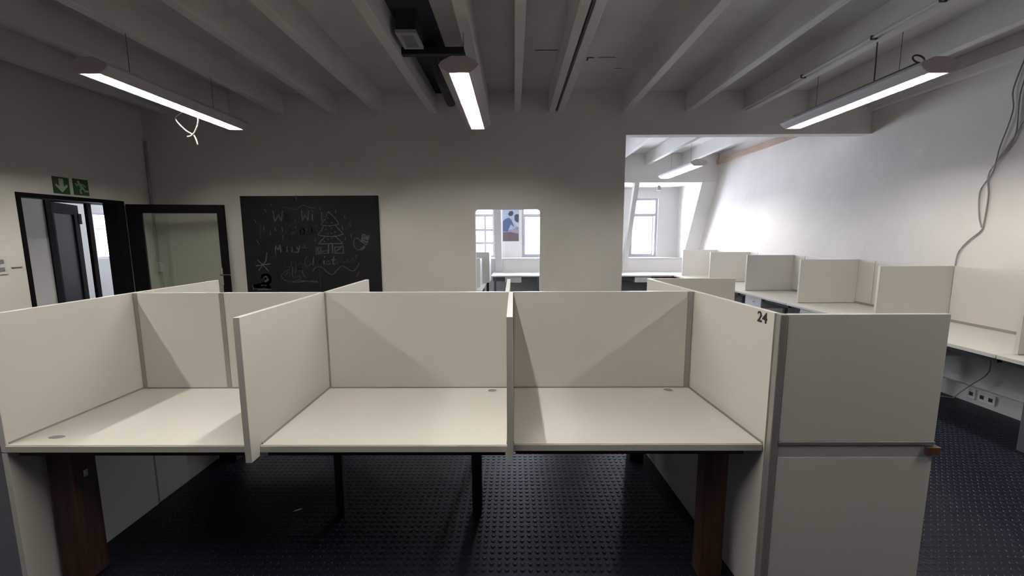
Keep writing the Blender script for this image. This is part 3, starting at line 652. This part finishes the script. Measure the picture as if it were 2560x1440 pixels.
tag(mk('floor_cable', CABLE, None, add_tube, smooth_path([(4.3, 3.86, 0.007), (4.22, 3.93, 0.007), (4.28, 4.05, 0.007), (4.2, 4.1, 0.007)]), 0.006, 6, smooth=True), 'loose cable end lying on the floor by the trunking', 'cable')
wc = thing('wall_cables', 'grey cables hanging twisted down the right wall', 'cable')
mk('cable', CABLE, wc, add_tube, smooth_path([(4.39, 3.75, 3.1), (4.385, 3.80, 2.86), (4.385, 3.78, 2.70), (4.385, 3.80, 2.55), (4.385, 3.84, 2.38), (4.385, 3.87, 2.16), (4.385, 3.95, 2.0), (4.385, 3.93, 1.77), (4.385, 3.895, 1.66)]), 0.006, 6, smooth=True)
mk('cable', CABLED if False else CABLE, wc, add_tube, smooth_path([(4.392, 3.70, 3.1), (4.387, 3.745, 2.8), (4.387, 3.735, 2.48), (4.387, 3.80, 2.33), (4.387, 3.90, 2.15), (4.387, 3.88, 1.95), (4.387, 3.885, 1.70), (4.387, 3.90, 1.63), (4.387, 3.99, 1.54), (4.387, 4.07, 1.42), (4.38, 4.075, 1.27)]), 0.006, 6, smooth=True)
mk('cable', CABLE, wc, add_tube, smooth_path([(4.392, 3.64, 3.1), (4.387, 3.66, 2.85), (4.387, 3.68, 2.6), (4.387, 3.76, 2.42), (4.387, 3.84, 2.28)]), 0.005, 6, smooth=True)

# ------------------------------------------------------------------ far room furniture
FX = [(2.05, 3.498), (0.62, 2.046), (-0.50, 0.616)]
for i, (a, b) in enumerate(FX):
    t = thing('window_desk', ['white desk under the tall dormer window', 'white desk under the far windows behind the back wall', 'white desk under the poster in the far room'][i], 'desk', 'desks under the far windows')
    box('desktop', TOP, t, a, b, 8.95, 9.95, ZT - 0.03, ZT, 0.003)
    box('apron', GREYM, t, a + 0.03, b - 0.03, 9.05, 9.08, 0.60, ZT - 0.029)
    dx = 2.66 if i == 0 else a + 0.3
    dr = box('drawer', PLAST, t, dx, dx + 0.36, 8.97, 9.4, 0.57, ZT - 0.029, 0.004)
    bm = bmesh.new(); add_tube(bm, [(dx + 0.14, 8.975, 0.635), (dx + 0.14, 8.955, 0.635), (dx + 0.22, 8.955, 0.635), (dx + 0.22, 8.975, 0.635)], 0.004, 6); obj('handle', bm, CHROME, dr)
    for x in (a + 0.08, b - 0.08): box('leg', GREYM, t, x - 0.025, x + 0.025, 9.0, 9.05, 0, ZT - 0.03, 0.003)
t = thing('window_desk', 'white corner desk where the right wall row meets the windows', 'desk', 'desks under the far windows')
box('desktop', TOP, t, 3.502, 4.39, 8.868, 9.95, ZT - 0.03, ZT, 0.003); box('leg', GREYM, t, 4.2, 4.25, 9.5, 9.55, 0, ZT - 0.03, 0.003)
fl = [5.55, 6.45, 7.40, 8.30]
for i in range(2):
    t = thing('side_desk', ['white side desk nearest the low doorway', 'white side desk in front of the paned far window'][i], 'desk', 'side desks beyond the low doorway')
    y0, y1 = (6.50, 7.40) if i == 0 else (7.404, 8.94)
    box('desktop', TOP, t, -1.25, -0.52, y0, y1, ZT - 0.03, ZT, 0.003)
    for y in (y0 + 0.06, y1 - 0.1): box('leg', BLACK, t, -0.60, -0.55, y, y + 0.05, 0, ZT - 0.03, 0.003)
    s = thing('side_screen', ['low white screen on the side desk nearest the low doorway', 'taller white screen on the side desk before the paned window'][i], 'screen', 'screens beyond the low doorway')
    ys2, zt = ((6.95, 1.215), (7.62, 1.29))[i]
    box('panel', MEL, s, -1.25, (-0.575, -0.46)[i], ys2 - 0.012, ys2 + 0.012, ZT, zt, 0.002)
    box('cap', PLAST, s, -1.25, (-0.575, -0.46)[i] + 0.002, ys2 - 0.014, ys2 + 0.014, zt, zt + 0.012)
    box('return_panel', MEL, s, (-0.60, -0.485)[i], (-0.575, -0.46)[i], ys2 + 0.013, ys2 + 0.55, ZT, zt - 0.02, 0.002)

po = thing('poster', 'tall poster of two blue and brown figures between the far windows', 'poster')
PX0, PX1, PZ0, PZ1 = -0.275, 0.121, 1.465, 2.30
box('sheet', mat('poster_sky', (0.42, 0.45, 0.56), 0.6, col2=(0.30, 0.34, 0.48), scale=3), po, PX0, PX1, WY - 0.006, WY, PZ0, PZ1)
def pshape(name, col, pts):
    bm = bmesh.new(); f = [bm.verts.new((PX0 + u * (PX1 - PX0), pshape.y, PZ0 + v * (PZ1 - PZ0))) for u, v in pts]; bm.faces.new(f); pshape.y -= 0.0004
    obj(name, bm, mat('poster_' + name, col, 0.6, var=0.25, scale=9), po)
pshape.y = WY - 0.0065
pshape('ground_print', (0.12, 0.08, 0.09), [(0, 0), (1, 0), (1, 0.22), (0.5, 0.27), (0, 0.26)])
pshape('haze_print', (0.30, 0.24, 0.30), [(0, 0.26), (0.5, 0.27), (1, 0.22), (1, 0.45), (0.6, 0.36), (0, 0.30)])
pshape('coat_print', (0.07, 0.10, 0.20), [(0, 0.30), (0.3, 0.28), (0.42, 0.42), (0.5, 0.5), (0.72, 0.42), (0.55, 0.62), (0.38, 0.70), (0.1, 0.64), (0, 0.58)])
pshape('hair_print', (0.05, 0.05, 0.07), [(0.32, 0.80), (0.42, 0.88), (0.60, 0.90), (0.68, 0.83), (0.60, 0.75), (0.42, 0.74)])
pshape('second_head_print', (0.06, 0.06, 0.09), [(0.72, 0.76), (0.85, 0.80), (1, 0.79), (1, 0.58), (0.85, 0.55), (0.74, 0.62)])
pshape('shirt_print', (0.55, 0.53, 0.58), [(0.58, 0.60), (0.75, 0.52), (1, 0.40), (1, 0.52), (0.82, 0.58), (0.66, 0.66)])
sb = thing('ceiling_sensor', 'small grey box under the alcove ceiling by the dormer window', 'sensor')
box('body', PLASTG, sb, 3.40, 3.48, 9.90, 9.97, 2.66, 2.74, 0.004); box('mount', PLASTG, sb, 3.425, 3.455, 9.92, 9.95, 2.735, 2.765)
